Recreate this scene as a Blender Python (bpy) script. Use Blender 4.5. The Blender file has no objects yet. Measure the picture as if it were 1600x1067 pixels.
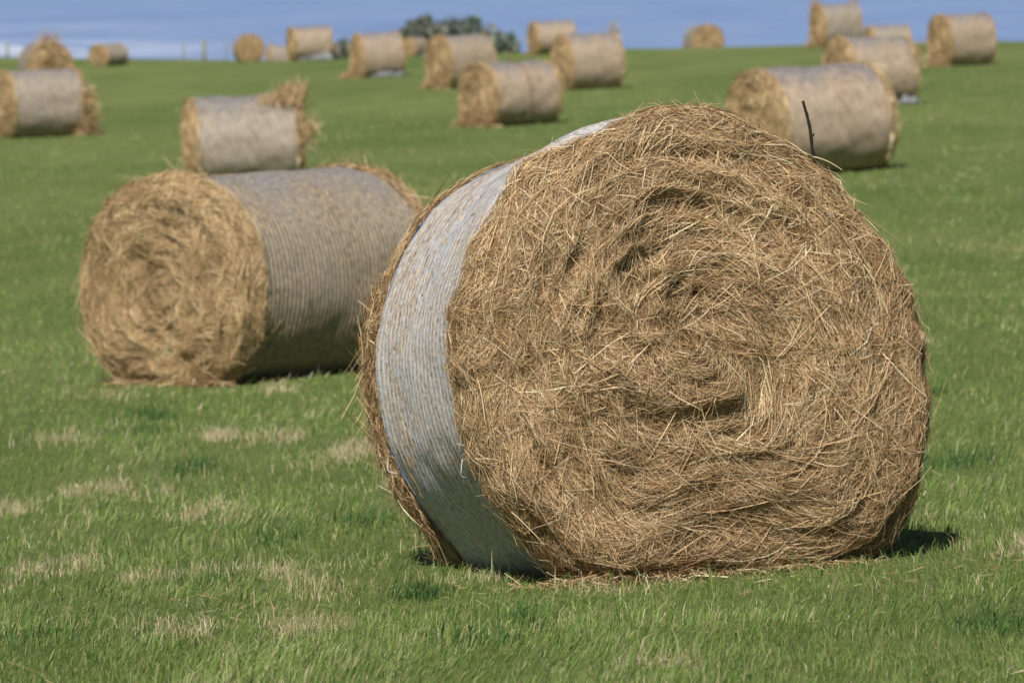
import bpy, math, random
import numpy as np
from mathutils import Vector, Matrix

S = bpy.context.scene
C = S.collection
rng = np.random.default_rng(11)
random.seed(5)

# ------------------------------------------------------------------ camera, sky, sun, exposure
EYE = 1.65                      # camera height; world z = EYE - drop
F = 8889.0                      # focal length in pixels of a 1600 wide picture (200 mm)
HOR = -60.0                     # pixel row of the sea horizon (above the frame)
PITCH = math.atan((533.5 - HOR) / F)
cam = bpy.data.objects.new('camera', bpy.data.cameras.new('camera'))
C.objects.link(cam); S.camera = cam
cam.location = (0, 0, EYE)
cam.rotation_euler = (math.pi / 2 - PITCH, 0, 0)
cam.data.lens = 200; cam.data.sensor_width = 36; cam.data.sensor_fit = 'HORIZONTAL'
cam.data.clip_start = 0.1; cam.data.clip_end = 60000
cam.data.dof.use_dof = True; cam.data.dof.focus_distance = 15.1; cam.data.dof.aperture_fstop = 10.0

SUN_EL, SUN_AZ = math.radians(45), math.radians(195)
W = bpy.data.worlds.new('World'); S.world = W; W.use_nodes = True
wn = W.node_tree.nodes; wl = W.node_tree.links
sky = wn.new('ShaderNodeTexSky'); sky.sky_type = 'NISHITA'; sky.sun_disc = False
sky.sun_elevation = SUN_EL; sky.sun_rotation = SUN_AZ
sky.air_density = 0.7; sky.dust_density = 0.15; sky.ozone_density = 1.0; sky.altitude = 60
wn['Background'].inputs[1].default_value = 0.05
wl.new(sky.outputs[0], wn['Background'].inputs[0])
sun = bpy.data.objects.new('sun', bpy.data.lights.new('sun', 'SUN')); C.objects.link(sun)
sun.data.energy = 5.0; sun.data.angle = math.radians(0.53); sun.data.color = (1.0, 0.95, 0.87)
tosun = Vector((math.sin(SUN_AZ) * math.cos(SUN_EL), math.cos(SUN_AZ) * math.cos(SUN_EL), math.sin(SUN_EL)))
sun.rotation_euler = tosun.to_track_quat('Z', 'Y').to_euler()
S.view_settings.view_transform = 'Standard'; S.view_settings.look = 'None'
S.view_settings.exposure = 0.15; S.view_settings.gamma = 1.0
S.view_settings.use_curve_mapping = False
S.render.engine = 'CYCLES'

# ------------------------------------------------------------------ numpy helpers
def _hash(ix, iy, iz, seed):
    h = (ix * 374761393 + iy * 668265263 + iz * 2147483647 + seed * 974711) & 0xffffffff
    h = ((h ^ (h >> 13)) * 1274126177) & 0xffffffff
    h = ((h ^ (h >> 16)) * 2246822519) & 0xffffffff
    return ((h ^ (h >> 15)) & 0xffff) / 32767.5 - 1.0

def noise(x, y, z, seed=0):
    x, y, z = np.broadcast_arrays(np.asarray(x, float), np.asarray(y, float), np.asarray(z, float))
    fx, fy, fz = np.floor(x), np.floor(y), np.floor(z)
    ix, iy, iz = fx.astype(np.int64), fy.astype(np.int64), fz.astype(np.int64)
    u, v, w = x - fx, y - fy, z - fz
    u, v, w = u*u*(3-2*u), v*v*(3-2*v), w*w*(3-2*w)
    r = 0
    for a in (0, 1):
        for b in (0, 1):
            for c in (0, 1):
                k = (u if a else 1-u) * (v if b else 1-v) * (w if c else 1-w)
                r = r + k * _hash(ix+a, iy+b, iz+c, seed)
    return r

def fbm(x, y, z, seed=0, o=3):
    r, amp = 0, 1.0
    for i in range(o):
        r = r + amp * noise(x*2**i, y*2**i, z*2**i, seed+i*17); amp *= 0.5
    return r

def nrm(v):
    return v / (np.linalg.norm(v, axis=-1, keepdims=True) + 1e-12)

def make_mesh(name, verts, groups, col=None, uv=None, smooth=False, mats=(), matidx=None):
    """groups: list of (n,k) index arrays"""
    me = bpy.data.meshes.new(name)
    verts = np.asarray(verts, np.float32).reshape(-1, 3)
    me.vertices.add(len(verts)); me.vertices.foreach_set('co', verts.ravel())
    loops = np.concatenate([g.ravel() for g in groups]).astype(np.int32)
    tot = np.concatenate([np.full(len(g), g.shape[1], np.int32) for g in groups])
    st = np.concatenate([[0], np.cumsum(tot)[:-1]]).astype(np.int32)
    me.loops.add(len(loops)); me.loops.foreach_set('vertex_index', loops)
    me.polygons.add(len(tot)); me.polygons.foreach_set('loop_start', st)
    me.polygons.foreach_set('loop_total', tot)
    me.polygons.foreach_set('use_smooth', np.full(len(tot), smooth))
    if matidx is not None: me.polygons.foreach_set('material_index', np.asarray(matidx, np.int32))
    me.update(calc_edges=True)
    if col is not None:
        at = me.attributes.new('col', 'FLOAT_COLOR', 'POINT')
        c = np.ones((len(verts), 4), np.float32); c[:, :3] = col
        at.data.foreach_set('color', c.ravel())
    if uv is not None:
        l = me.uv_layers.new(name='UVMap')
        l.data.foreach_set('uv', np.asarray(uv, np.float32)[loops].ravel())
    for m in mats: me.materials.append(m)
    me.validate()
    return me

def grid_faces(n, m, wrap=False):
    """grid with n rows (axis 0) x m columns; wrap closes the columns"""
    i = np.arange(n-1)[:, None]; j = np.arange(m if wrap else m-1)[None, :]
    jn = (j+1) % m
    return np.stack([i*m+j, i*m+jn, (i+1)*m+jn, (i+1)*m+j], -1).reshape(-1, 4)

def link(name, me, parent=None, **props):
    o = bpy.data.objects.new(name, me); C.objects.link(o)
    if parent is not None: o.parent = parent
    for k, v in props.items(): o[k] = v
    return o

def thing(name, label, cat, group=None, me=None):
    o = bpy.data.objects.new(name, me); C.objects.link(o)
    o['label'] = label; o['category'] = cat
    if group: o['group'] = group
    return o

# ------------------------------------------------------------------ materials
def mat(name):
    m = bpy.data.materials.new(name); m.use_nodes = True
    n = m.node_tree.nodes; b = n['Principled BSDF']
    return m, n, m.node_tree.links, b

def node(n, typ, **kw):
    x = n.new(typ)
    for k, v in kw.items():
        if k.startswith('i_'): x.inputs[int(k[2:])].default_value = v
        else: setattr(x, k, v)
    return x

def ramp(n, stops):
    r = n.new('ShaderNodeValToRGB'); e = r.color_ramp.elements
    while len(e) < len(stops): e.new(0.5)
    for a, (p, c) in zip(e, stops): a.position = p; a.color = (*c, 1)
    return r

def fibre_material(name, rough, spec, trans):
    m, n, l, b = mat(name)
    a = node(n, 'ShaderNodeAttribute', attribute_name='col')
    l.new(a.outputs['Color'], b.inputs['Base Color'])
    b.inputs['Roughness'].default_value = rough
    b.inputs['Specular IOR Level'].default_value = spec
    t = n.new('ShaderNodeBsdfTranslucent'); l.new(a.outputs['Color'], t.inputs['Color'])
    mx = node(n, 'ShaderNodeMixShader', i_0=trans)
    l.new(b.outputs[0], mx.inputs[1]); l.new(t.outputs[0], mx.inputs[2])
    l.new(mx.outputs[0], n['Material Output'].inputs[0])
    return m

HAY = fibre_material('hay', 0.55, 0.35, 0.12)
GRASS = fibre_material('grass_blade', 0.55, 0.25, 0.30)
LEAF = fibre_material('shrub_leaf', 0.5, 0.3, 0.2)

def hay_core_material():
    m, n, l, b = mat('hay_core')
    tc = n.new('ShaderNodeTexCoord')
    mp = node(n, 'ShaderNodeMapping'); mp.inputs['Scale'].default_value = (1, 1, 1)
    l.new(tc.outputs['Object'], mp.inputs[0])
    nz = node(n, 'ShaderNodeTexNoise'); nz.inputs['Scale'].default_value = 60; nz.inputs['Detail'].default_value = 5
    nz.inputs['Distortion'].default_value = 1.5
    l.new(mp.outputs[0], nz.inputs[0])
    r = ramp(n, [(0.3, (0.15, 0.095, 0.046)), (0.5, (0.32, 0.21, 0.105)), (0.72, (0.48, 0.34, 0.185))])
    l.new(nz.outputs[0], r.inputs[0]); l.new(r.outputs[0], b.inputs['Base Color'])
    bp = node(n, 'ShaderNodeBump'); bp.inputs['Strength'].default_value = 0.9; bp.inputs['Distance'].default_value = 0.012
    l.new(nz.outputs[0], bp.inputs['Height']); l.new(bp.outputs[0], b.inputs['Normal'])
    b.inputs['Roughness'].default_value = 0.8; b.inputs['Specular IOR Level'].default_value = 0.2
    return m
CORE = hay_core_material()

def net_material(name, straw_a, straw_b, white, cover, stripe, blue=0.0, grey=(0.30, 0.28, 0.27), top_grey=0.75, fsc=(14, 48, 1)):
    """thin parallel net threads over straw; UV is metres (round the bale, along the axis)"""
    m, n, l, b = mat(name)
    uv = node(n, 'ShaderNodeUVMap', uv_map='UVMap')
    mp = node(n, 'ShaderNodeMapping'); mp.inputs['Scale'].default_value = fsc
    l.new(uv.outputs[0], mp.inputs[0])
    fine = node(n, 'ShaderNodeTexNoise'); fine.inputs['Scale'].default_value = 1; fine.inputs['Detail'].default_value = 4
    fine.inputs['Distortion'].default_value = 0.3
    l.new(mp.outputs[0], fine.inputs[0])
    mp2 = node(n, 'ShaderNodeMapping'); mp2.inputs['Scale'].default_value = (1.0, 2.2, 1)
    l.new(uv.outputs[0], mp2.inputs[0])
    big = node(n, 'ShaderNodeTexNoise'); big.inputs['Scale'].default_value = 1; big.inputs['Detail'].default_value = 6
    big.inputs['Roughness'].default_value = 0.62
    l.new(mp2.outputs[0], big.inputs[0])
    straw = ramp(n, [(0.32, straw_a), (0.66, straw_b)]); l.new(fine.outputs[0], straw.inputs[0])
    # threads
    wv = node(n, 'ShaderNodeTexWave', wave_type='BANDS', bands_direction='Y')
    wv.inputs['Scale'].default_value = stripe; wv.inputs['Distortion'].default_value = 0.4
    wv.inputs['Detail'].default_value = 3; wv.inputs['Detail Scale'].default_value = 0.35
    l.new(uv.outputs[0], wv.inputs[0])
    ad = node(n, 'ShaderNodeMath', operation='MULTIPLY_ADD'); ad.inputs[1].default_value = 0.8
    l.new(big.outputs[0], ad.inputs[0]); ad.inputs[2].default_value = cover - 0.4
    ad2 = node(n, 'ShaderNodeMath', operation='MULTIPLY_ADD', use_clamp=True); ad2.inputs[1].default_value = 0.42
    l.new(wv.outputs['Fac'], ad2.inputs[0]); l.new(ad.outputs[0], ad2.inputs[2])
    # specks of straw poking through the net
    sp = node(n, 'ShaderNodeTexNoise'); sp.inputs['Scale'].default_value = 1; sp.inputs['Detail'].default_value = 3
    mp3 = node(n, 'ShaderNodeMapping'); mp3.inputs['Scale'].default_value = (32, 62, 1)
    l.new(uv.outputs[0], mp3.inputs[0]); l.new(mp3.outputs[0], sp.inputs[0])
    spr = ramp(n, [(0.52, (0, 0, 0)), (0.66, (1, 1, 1))]); l.new(sp.outputs[0], spr.inputs[0])
    sb = node(n, 'ShaderNodeMath', operation='SUBTRACT', use_clamp=True)
    l.new(ad2.outputs[0], sb.inputs[0])
    ml = node(n, 'ShaderNodeMath', operation='MULTIPLY'); ml.inputs[1].default_value = 0.55
    l.new(spr.outputs[0], ml.inputs[0]); l.new(ml.outputs[0], sb.inputs[1])
    wc = node(n, 'ShaderNodeMix', data_type='RGBA')
    wc.inputs[6].default_value = (*white, 1)
    wc.inputs[7].default_value = (white[0]*(1-.25*blue), white[1]*(1-.08*blue), min(.9, white[2]*(1+.12*blue)), 1)
    br = ramp(n, [(0.5, (0, 0, 0)), (0.62, (1, 1, 1))]); l.new(big.outputs[0], br.inputs[0])
    l.new(br.outputs[0], wc.inputs[0])
    mx = node(n, 'ShaderNodeMix', data_type='RGBA')
    l.new(sb.outputs[0], mx.inputs[0]); l.new(straw.outputs[0], mx.inputs[6]); l.new(wc.outputs[2], mx.inputs[7])
    # upper side of the barrel blends to grey, its border broken up by noise
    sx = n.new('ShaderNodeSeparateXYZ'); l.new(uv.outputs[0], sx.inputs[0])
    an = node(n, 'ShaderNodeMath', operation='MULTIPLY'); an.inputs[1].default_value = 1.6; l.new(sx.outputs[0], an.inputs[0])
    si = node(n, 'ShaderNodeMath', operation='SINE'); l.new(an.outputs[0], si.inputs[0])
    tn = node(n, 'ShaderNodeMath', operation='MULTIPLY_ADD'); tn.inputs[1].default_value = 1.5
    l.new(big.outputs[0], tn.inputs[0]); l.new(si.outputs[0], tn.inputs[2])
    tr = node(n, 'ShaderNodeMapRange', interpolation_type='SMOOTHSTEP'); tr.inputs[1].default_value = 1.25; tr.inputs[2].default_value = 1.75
    tr.inputs[4].default_value = top_grey
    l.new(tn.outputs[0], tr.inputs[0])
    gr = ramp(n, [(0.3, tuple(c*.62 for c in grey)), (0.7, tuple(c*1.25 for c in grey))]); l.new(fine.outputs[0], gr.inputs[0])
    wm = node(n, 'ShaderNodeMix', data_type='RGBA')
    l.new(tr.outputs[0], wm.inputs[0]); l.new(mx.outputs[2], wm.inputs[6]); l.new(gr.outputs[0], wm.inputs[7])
    l.new(wm.outputs[2], b.inputs['Base Color'])
    b.inputs['Roughness'].default_value = 0.6; b.inputs['Specular IOR Level'].default_value = 0.25
    bp = node(n, 'ShaderNodeBump'); bp.inputs['Strength'].default_value = 0.6; bp.inputs['Distance'].default_value = 0.004
    sm = node(n, 'ShaderNodeMath', operation='ADD'); l.new(fine.outputs[0], sm.inputs[0]); l.new(wv.outputs['Fac'], sm.inputs[1])
    l.new(sm.outputs[0], bp.inputs['Height']); l.new(bp.outputs[0], b.inputs['Normal'])
    return m
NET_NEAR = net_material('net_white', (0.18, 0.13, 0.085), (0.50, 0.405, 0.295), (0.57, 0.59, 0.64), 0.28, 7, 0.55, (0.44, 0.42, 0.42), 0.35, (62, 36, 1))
NET_SECOND = net_material('net_grey_brown', (0.085, 0.066, 0.044), (0.32, 0.25, 0.165), (0.28, 0.245, 0.205), 0.20, 11.2, 0.0, (0.20, 0.188, 0.185), 0.85, (34, 50, 1))
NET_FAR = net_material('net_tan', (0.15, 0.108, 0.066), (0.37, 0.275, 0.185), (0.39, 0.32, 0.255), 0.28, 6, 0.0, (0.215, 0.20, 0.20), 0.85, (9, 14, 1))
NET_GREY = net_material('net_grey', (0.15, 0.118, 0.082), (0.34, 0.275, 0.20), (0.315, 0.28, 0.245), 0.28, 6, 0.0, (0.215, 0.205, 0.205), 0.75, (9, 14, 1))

def plain(name, col, rough=0.6, spec=0.3, var=0.25, scale=30):
    m, n, l, b = mat(name)
    tc = n.new('ShaderNodeTexCoord'); nz = node(n, 'ShaderNodeTexNoise')
    nz.inputs['Scale'].default_value = scale; nz.inputs['Detail'].default_value = 5
    l.new(tc.outputs['Object'], nz.inputs[0])
    r = ramp(n, [(0.3, tuple(c*(1-var) for c in col)), (0.7, tuple(min(1, c*(1+var)) for c in col))])
    l.new(nz.outputs[0], r.inputs[0]); l.new(r.outputs[0], b.inputs['Base Color'])
    b.inputs['Roughness'].default_value = rough; b.inputs['Specular IOR Level'].default_value = spec
    return m
TWIG = plain('dark_bark', (0.022, 0.016, 0.012), 0.8)
BLUE = plain('blue_twine', (0.13, 0.27, 0.55), 0.5)
WHITE_TWINE = plain('net_thread', (0.66, 0.64, 0.60), 0.5)
SCRAP = plain('net_scrap', (0.17, 0.18, 0.19), 0.6, 0.4, 0.4, 9)
POST = plain('weathered_wood', (0.28, 0.26, 0.22), 0.85, 0.2, 0.3, 14)
BARK = plain('shrub_bark', (0.10, 0.07, 0.05), 0.9)

def ground_material():
    m, n, l, b = mat('field_turf')
    tc = n.new('ShaderNodeTexCoord')
    def nz(scale, detail=5, sx=1.0, sy=1.0, rough=0.55):
        mp = node(n, 'ShaderNodeMapping'); mp.inputs['Scale'].default_value = (sx, sy, 1)
        l.new(tc.outputs['Object'], mp.inputs[0])
        x = node(n, 'ShaderNodeTexNoise'); x.inputs['Scale'].default_value = scale
        x.inputs['Detail'].default_value = detail; x.inputs['Roughness'].default_value = rough
        l.new(mp.outputs[0], x.inputs[0]); return x
    fine = nz(26, 6, 1, 0.35, 0.7); mid = nz(1.1, 5, 1, 0.3); big = nz(0.16, 6, 1, 0.35, 0.65)
    g = ramp(n, [(0.28, (0.098, 0.145, 0.037)), (0.5, (0.142, 0.192, 0.052)), (0.72, (0.200, 0.235, 0.088))])
    l.new(fine.outputs[0], g.inputs[0])
    g2 = ramp(n, [(0.35, (0.122, 0.178, 0.044)), (0.65, (0.195, 0.222, 0.084))])
    l.new(mid.outputs[0], g2.inputs[0])
    mx = node(n, 'ShaderNodeMix', data_type='RGBA'); mx.inputs[0].default_value = 0.45
    l.new(g.outputs[0], mx.inputs[6]); l.new(g2.outputs[0], mx.inputs[7])
    dry = ramp(n, [(0.60, (0, 0, 0)), (0.78, (1, 1, 1))]); l.new(mid.outputs[0], dry.inputs[0])
    dm = node(n, 'ShaderNodeMath', operation='MULTIPLY'); dm.inputs[1].default_value = 0.35
    l.new(dry.outputs[0], dm.inputs[0])
    m2 = node(n, 'ShaderNodeMix', data_type='RGBA'); m2.inputs[7].default_value = (0.30, 0.25, 0.12, 1)
    l.new(dm.outputs[0], m2.inputs[0]); l.new(mx.outputs[2], m2.inputs[6])
    bg = ramp(n, [(0.32, (0.74, 0.82, 0.72)), (0.68, (1.24, 1.14, 1.22))]); l.new(big.outputs[0], bg.inputs[0])
    m3 = node(n, 'ShaderNodeMix', data_type='RGBA', blend_type='MULTIPLY'); m3.inputs[0].default_value = 1
    l.new(m2.outputs[2], m3.inputs[6]); l.new(bg.outputs[0], m3.inputs[7])
    l.new(m3.outputs[2], b.inputs['Base Color'])
    b.inputs['Roughness'].default_value = 0.85; b.inputs['Specular IOR Level'].default_value = 0.15
    bp = node(n, 'ShaderNodeBump'); bp.inputs['Strength'].default_value = 0.8; bp.inputs['Distance'].default_value = 0.05
    l.new(fine.outputs[0], bp.inputs['Height']); l.new(bp.outputs[0], b.inputs['Normal'])
    return m

def sea_material():
    m, n, l, b = mat('sea_water')
    tc = n.new('ShaderNodeTexCoord')
    def nz(scale, sx, sy, detail=5, rough=0.55):
        mp = node(n, 'ShaderNodeMapping'); mp.inputs['Scale'].default_value = (sx, sy, 1)
        l.new(tc.outputs['Object'], mp.inputs[0])
        x = node(n, 'ShaderNodeTexNoise'); x.inputs['Scale'].default_value = scale
        x.inputs['Detail'].default_value = detail; x.inputs['Roughness'].default_value = rough
        l.new(mp.outputs[0], x.inputs[0]); return x
    swell = nz(0.03, 1.0, 0.35, 7, 0.6)
    base = ramp(n, [(0.34, (0.175, 0.255, 0.455)), (0.5, (0.195, 0.28, 0.475)), (0.68, (0.22, 0.305, 0.50))])
    l.new(swell.outputs[0], base.inputs[0])
    # white water: breakers towards the beach on the left
    sx = n.new('ShaderNodeSeparateXYZ'); l.new(tc.outputs['Object'], sx.inputs[0])
    fo = nz(0.08, 1.0, 0.30, 7, 0.62)
    def mapr(src, a, b_, lo=0.0, hi=1.0):
        x = node(n, 'ShaderNodeMapRange', interpolation_type='SMOOTHSTEP')
        x.inputs[1].default_value = a; x.inputs[2].default_value = b_; x.inputs[3].default_value = lo; x.inputs[4].default_value = hi
        l.new(src, x.inputs[0]); return x.outputs[0]
    def mul(a, c):
        x = node(n, 'ShaderNodeMath', operation='MULTIPLY', use_clamp=True); l.new(a, x.inputs[0])
        if isinstance(c, float): x.inputs[1].default_value = c
        else: l.new(c, x.inputs[1])
        return x.outputs[0]
    X, Y = sx.outputs['X'], sx.outputs['Y']
    near = mul(mapr(Y, 900, 800), mapr(X, -26, -84))
    f1 = mul(near, mapr(fo.outputs[0], 0.36, 0.68))
    far = mul(mul(mapr(Y, 880, 960), mapr(Y, 1250, 1020)), mapr(X, -35, -75))
    f2 = mul(mul(far, mapr(fo.outputs[0], 0.40, 0.70)), 0.14)
    fa = node(n, 'ShaderNodeMath', operation='ADD', use_clamp=True); l.new(f1, fa.inputs[0]); l.new(f2, fa.inputs[1])
    mx = node(n, 'ShaderNodeMix', data_type='RGBA'); mx.inputs[7].default_value = (0.78, 0.80, 0.84, 1)
    l.new(fa.outputs[0], mx.inputs[0]); l.new(base.outputs[0], mx.inputs[6])
    l.new(mx.outputs[2], b.inputs['Base Color'])
    b.inputs['Roughness'].default_value = 0.7; b.inputs['Specular IOR Level'].default_value = 0.1
    return m

# ------------------------------------------------------------------ the field
CO = (1.73818927, 0.67377733, -0.04678283, -0.50948635, 0.00616313)
def terrain(X, Y):
    X = np.asarray(X, float); Y = np.asarray(Y, float)
    Yc = np.maximum(Y, 9.0)
    lim = 0.11 * np.maximum(Yc, 12) + 2.0
    Xs = lim * np.tanh(X / lim)
    q = np.log(Yc / 15.2)
    d = CO[0] + CO[1]*q + CO[2]*q*q + CO[3]*Xs/10 + CO[4]*Xs*Yc/1000
    d = d + 0.012 * (9.0 - np.minimum(Y, 9.0))
    crest = np.interp(X / np.maximum(Y, 20), [-.2, -.09, -.04, 0, .034, .09, .2], [262, 246, 203, 195, 183, 171, 160])
    e = np.maximum(Y - crest, 0)
    d = d + np.minimum(0.00175 * e * e, 0.3 * e)
    d = np.minimum(d, 16)
    bump = 0.03 * noise(X*0.55, Y*0.4, 0, 3) + 0.010 * noise(X*2.1, Y*1.7, 0, 4)
    bump = bump + 0.05 * noise(X*0.12, Y*0.09, 0, 8) * np.clip((Y-20)/40, 0, 1)
    return EYE - d + bump * np.clip(1.2 - e*0.1, 0, 1)

CP, SP = math.cos(PITCH), math.sin(PITCH)
def ray(px, py):
    a, b = (px-800)/F, (533.5-py)/F
    return np.array([a, CP + b*SP, -SP + b*CP])
_ts = np.concatenate([np.linspace(8, 60, 4000), np.linspace(60, 420, 9000)])
def hit(px, py):
    """the point of the field seen in pixel (px, py)"""
    d = ray(px, py); P = d[None, :] * _ts[:, None]; P[:, 2] += EYE
    below = P[:, 2] < terrain(P[:, 0], P[:, 1])
    i = int(np.argmax(below)) if below.any() else len(_ts)-1
    return P[i]

def sinhspace(a, n, k):
    t = np.linspace(-1, 1, n); return a * np.sinh(k*t)/math.sinh(k)
gx = sinhspace(260, 190, 5.0)
gy = np.concatenate([np.linspace(-14, 10, 14)[:-1], np.geomspace(10, 470, 330)])
GX, GY = np.meshgrid(gx, gy)
GV = np.stack([GX, GY, terrain(GX, GY)], -1)
link('field', make_mesh('field', GV, [grid_faces(len(gy), len(gx))], smooth=True, mats=[ground_material()]), kind='structure')

SEA_Z = EYE - 12.0
sx_ = np.array([-30000, -6000, -600, 600, 6000, 30000.]); sy_ = np.array([-3000, 200, 900, 2500, 9000, 45000.])
SXX, SYY = np.meshgrid(sx_, sy_)
link('sea', make_mesh('sea', np.stack([SXX, SYY, SXX*0+SEA_Z], -1), [grid_faces(6, 6)], mats=[sea_material()]), kind='structure')

# ------------------------------------------------------------------ hay bales
class Bale:
    """local frame: front face at y = -L/2 looking to -y, axis along y, rests on z = 0; H high, Wd wide"""
    def __init__(s, H, Wd, L, prof=None, seed=0, rough=1.0, nfront=0.2, nrear=0.14, rings=(), taper=0.0, pitch=0.07, ledge=0.022):
        s.taper, s.pitch, s.ledge = taper, pitch, ledge
        s.lip = 0.0                                     # how far the net reaches forward over the top
        s.H, s.Wd, s.L, s.seed, s.rough, s.rings = H, Wd, L, seed, rough, [(a, b*1.3, c*0.18, d, e) for a, b, c, d, e in rings]
        ph = np.linspace(-math.pi, math.pi, 361)
        if prof is None:
            c, q = np.cos(ph), np.sin(ph)
            r = (np.abs(c)**2.15 + np.abs(q)**2.15) ** (-1/2.15)
            x, z = r*c*Wd/2, r*q*H/2
            z = np.where(z < -0.43*H, -0.43*H + (z+0.43*H)*0.35, z)          # sits flat
            z = z + 0.02*H*noise(c*1.3, q*1.3, 0, seed+5); x = x + 0.02*H*noise(c*1.3, q*1.3, 7, seed+6)
            s.rp = np.hypot(x, z); s.pp = np.unwrap(np.arctan2(z, x))
            o = np.argsort(s.pp); s.pp, s.rp = s.pp[o], s.rp[o]
            s.zc = -z.min() if False else -np.min(s.rp*np.sin(s.pp))
        else:
            a = np.radians([p[0] for p in prof]); r = np.array([p[1] for p in prof])
            a3 = np.concatenate([a-2*math.pi, a, a+2*math.pi]); r3 = np.tile(r, 3)
            rr = np.interp(ph, a3, r3)
            k = np.hanning(19); k /= k.sum()
            rr = np.convolve(np.concatenate([rr[-10:-1], rr, rr[1:10]]), k, 'valid')[:361]
            s.pp, s.rp = ph, rr; s.zc = -np.min(rr*np.sin(ph))
        # front profile: fraction of the radius against depth, by arc length
        R = H/2
        def prof_curve(bulge, sh, back):
            kn = np.array([(0, 0), (.25, .10*bulge), (.5, .25*bulge), (.72, .50*bulge), (.86, bulge), (.94, bulge+.22*sh),
                           (.985, bulge+.52*sh), (1.0, bulge+sh), (1.0, bulge+sh+back)], float)
            kn[:, 0] *= R
            t = np.linspace(0, len(kn)-1, 200); i = np.minimum(t.astype(int), len(kn)-2); u = (t-i)[:, None]
            P = np.vstack([kn[0]*2-kn[1], kn, kn[-1]*2-kn[-2]])
            p0, p1, p2, p3 = P[i], P[i+1], P[i+2], P[i+3]
            c = 0.5*((2*p1)+(-p0+p2)*u+(2*p0-5*p1+4*p2-p3)*u*u+(-p0+3*p1-3*p2+p3)*u**3)
            c[:, 0] = np.minimum(c[:, 0], R)
            a = np.concatenate([[0], np.cumsum(np.hypot(*np.diff(c, axis=0).T))])
            return a, c[:, 0]/R, c[:, 1]
        s.front = prof_curve(0.035, nfront-0.035, 0.03)
        s.rear = prof_curve(0.03, nrear-0.03, 0.03)
        s.y0, s.y1 = -L/2+nfront, L/2-nrear
    def r(s, ph):
        ph = (ph + math.pi) % (2*math.pi) - math.pi
        return np.interp(ph, s.pp, s.rp, period=2*math.pi)
    def edge(s, ph):
        d = (ph-math.radians(112)+math.pi) % (2*math.pi) - math.pi
        return s.y0 - s.lip*np.exp(-(d/math.radians(46))**2)
    def amax(s, end): return (s.front if end == 0 else s.rear)[0][-1]
    def disp(s, ph, a, end):
        A, fr, fy = s.front if end == 0 else s.rear
        rho = np.interp(a, A, fr)*s.H/2
        sp = ph + 2.2*rho/(s.H/2)
        sd = s.seed + 31*end
        c, q = np.cos(sp), np.sin(sp)
        d = 0.030*noise(c*1.7, q*1.7, rho*11, sd) + 0.020*noise(c*3.4, q*3.4, rho*21, sd+1)
        x, z = rho*np.cos(ph), rho*np.sin(ph)
        d = d + 0.020*fbm(x*8, z*8, 3+end, sd+2, 4) - 0.030*np.clip(noise(x*9+2*noise(x*5, z*5, 1, sd), z*9, 8, sd+21)-.32, 0, 1)
        # the rolled-up rounds: a spiral of overlapping ledges, broken up along its length
        qq = rho/s.pitch - ph/(2*math.pi) + 0.30*fbm(np.cos(ph)*1.6, np.sin(ph)*1.6, rho*5, sd+11, 2)
        f = qq - np.floor(qq)
        saw = f*np.clip((1-f)/0.16, 0, 1) - 0.42
        msk = np.clip(0.55 + 1.1*noise(np.cos(ph)*2.0, np.sin(ph)*2.0, rho*6, sd+13), 0, 1.3)
        d = d*0.75 + s.ledge*saw*msk*np.clip(rho/0.12, 0, 1)
        for (r0, w, amp, p0, pw) in s.rings:
            dp = (ph-p0+math.pi) % (2*math.pi) - math.pi
            wob = 0.02*noise(c*2, q*2, 4, sd+9)
            e = (rho-r0-wob)/w
            d = d + amp*np.exp(-(dp/pw)**2)*np.exp(-e*e)
        fade = np.clip(a/0.05, 0, 1)*np.clip((A[-1]-a)/0.10, 0, 1)**0.5
        return d*fade*s.rough
    def point(s, ph, a, end, h=0.0, disp=True):
        A, fr, fy = s.front if end == 0 else s.rear
        a = np.clip(a, 0, A[-1])
        e = 0.004
        f0, f1 = np.interp(a-e, A, fr), np.interp(a+e, A, fr)
        g0, g1 = np.interp(a-e, A, fy), np.interp(a+e, A, fy)
        R = s.r(ph)*(1-(s.taper if end else 0))
        dr, dy = (f1-f0)*R+1e-6, (g1-g0)
        ln = np.hypot(dr, dy); nr, ny = dy/ln, -dr/ln
        d = (s.disp(ph, a, end) if disp else 0.0) + h
        fa, ya = np.interp(a, A, fr)*R, np.interp(a, A, fy)
        rad, yy = fa + nr*d, ya + ny*d
        y = -s.L/2 + yy if end == 0 else s.L/2 - yy
        z = s.zc + rad*np.sin(ph)
        return np.stack([rad*np.cos(ph), y, z], -1)
    def normal(s, ph, a, end):
        e = 0.01
        p = s.point(ph, a, end, disp=False)
        q = s.point(ph, a, end, 0.02, disp=False)
        return nrm(q-p)
    def end_mesh(s, name, end, nph, na):
        A = s.amax(end)
        ph = np.linspace(-math.pi, math.pi, nph, endpoint=False)
        aa = np.linspace(0.004, A, na)
        PH, AA = np.meshgrid(ph, aa)
        V = s.point(PH, AA, end, -0.026*s.rough*np.clip((A-AA)/0.08, 0.1, 1)).reshape(-1, 3)
        cen = V[:nph].mean(0)
        V = np.vstack([V, cen]); k = len(V)-1
        f = grid_faces(na, nph, True)
        j = np.arange(nph); tri = np.stack([np.full(nph, k), (j+1) % nph, j], -1)
        if end == 1: f = f[:, ::-1]; tri = tri[:, ::-1]
        return make_mesh(name, V, [f, tri], smooth=True, mats=[CORE])
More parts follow.
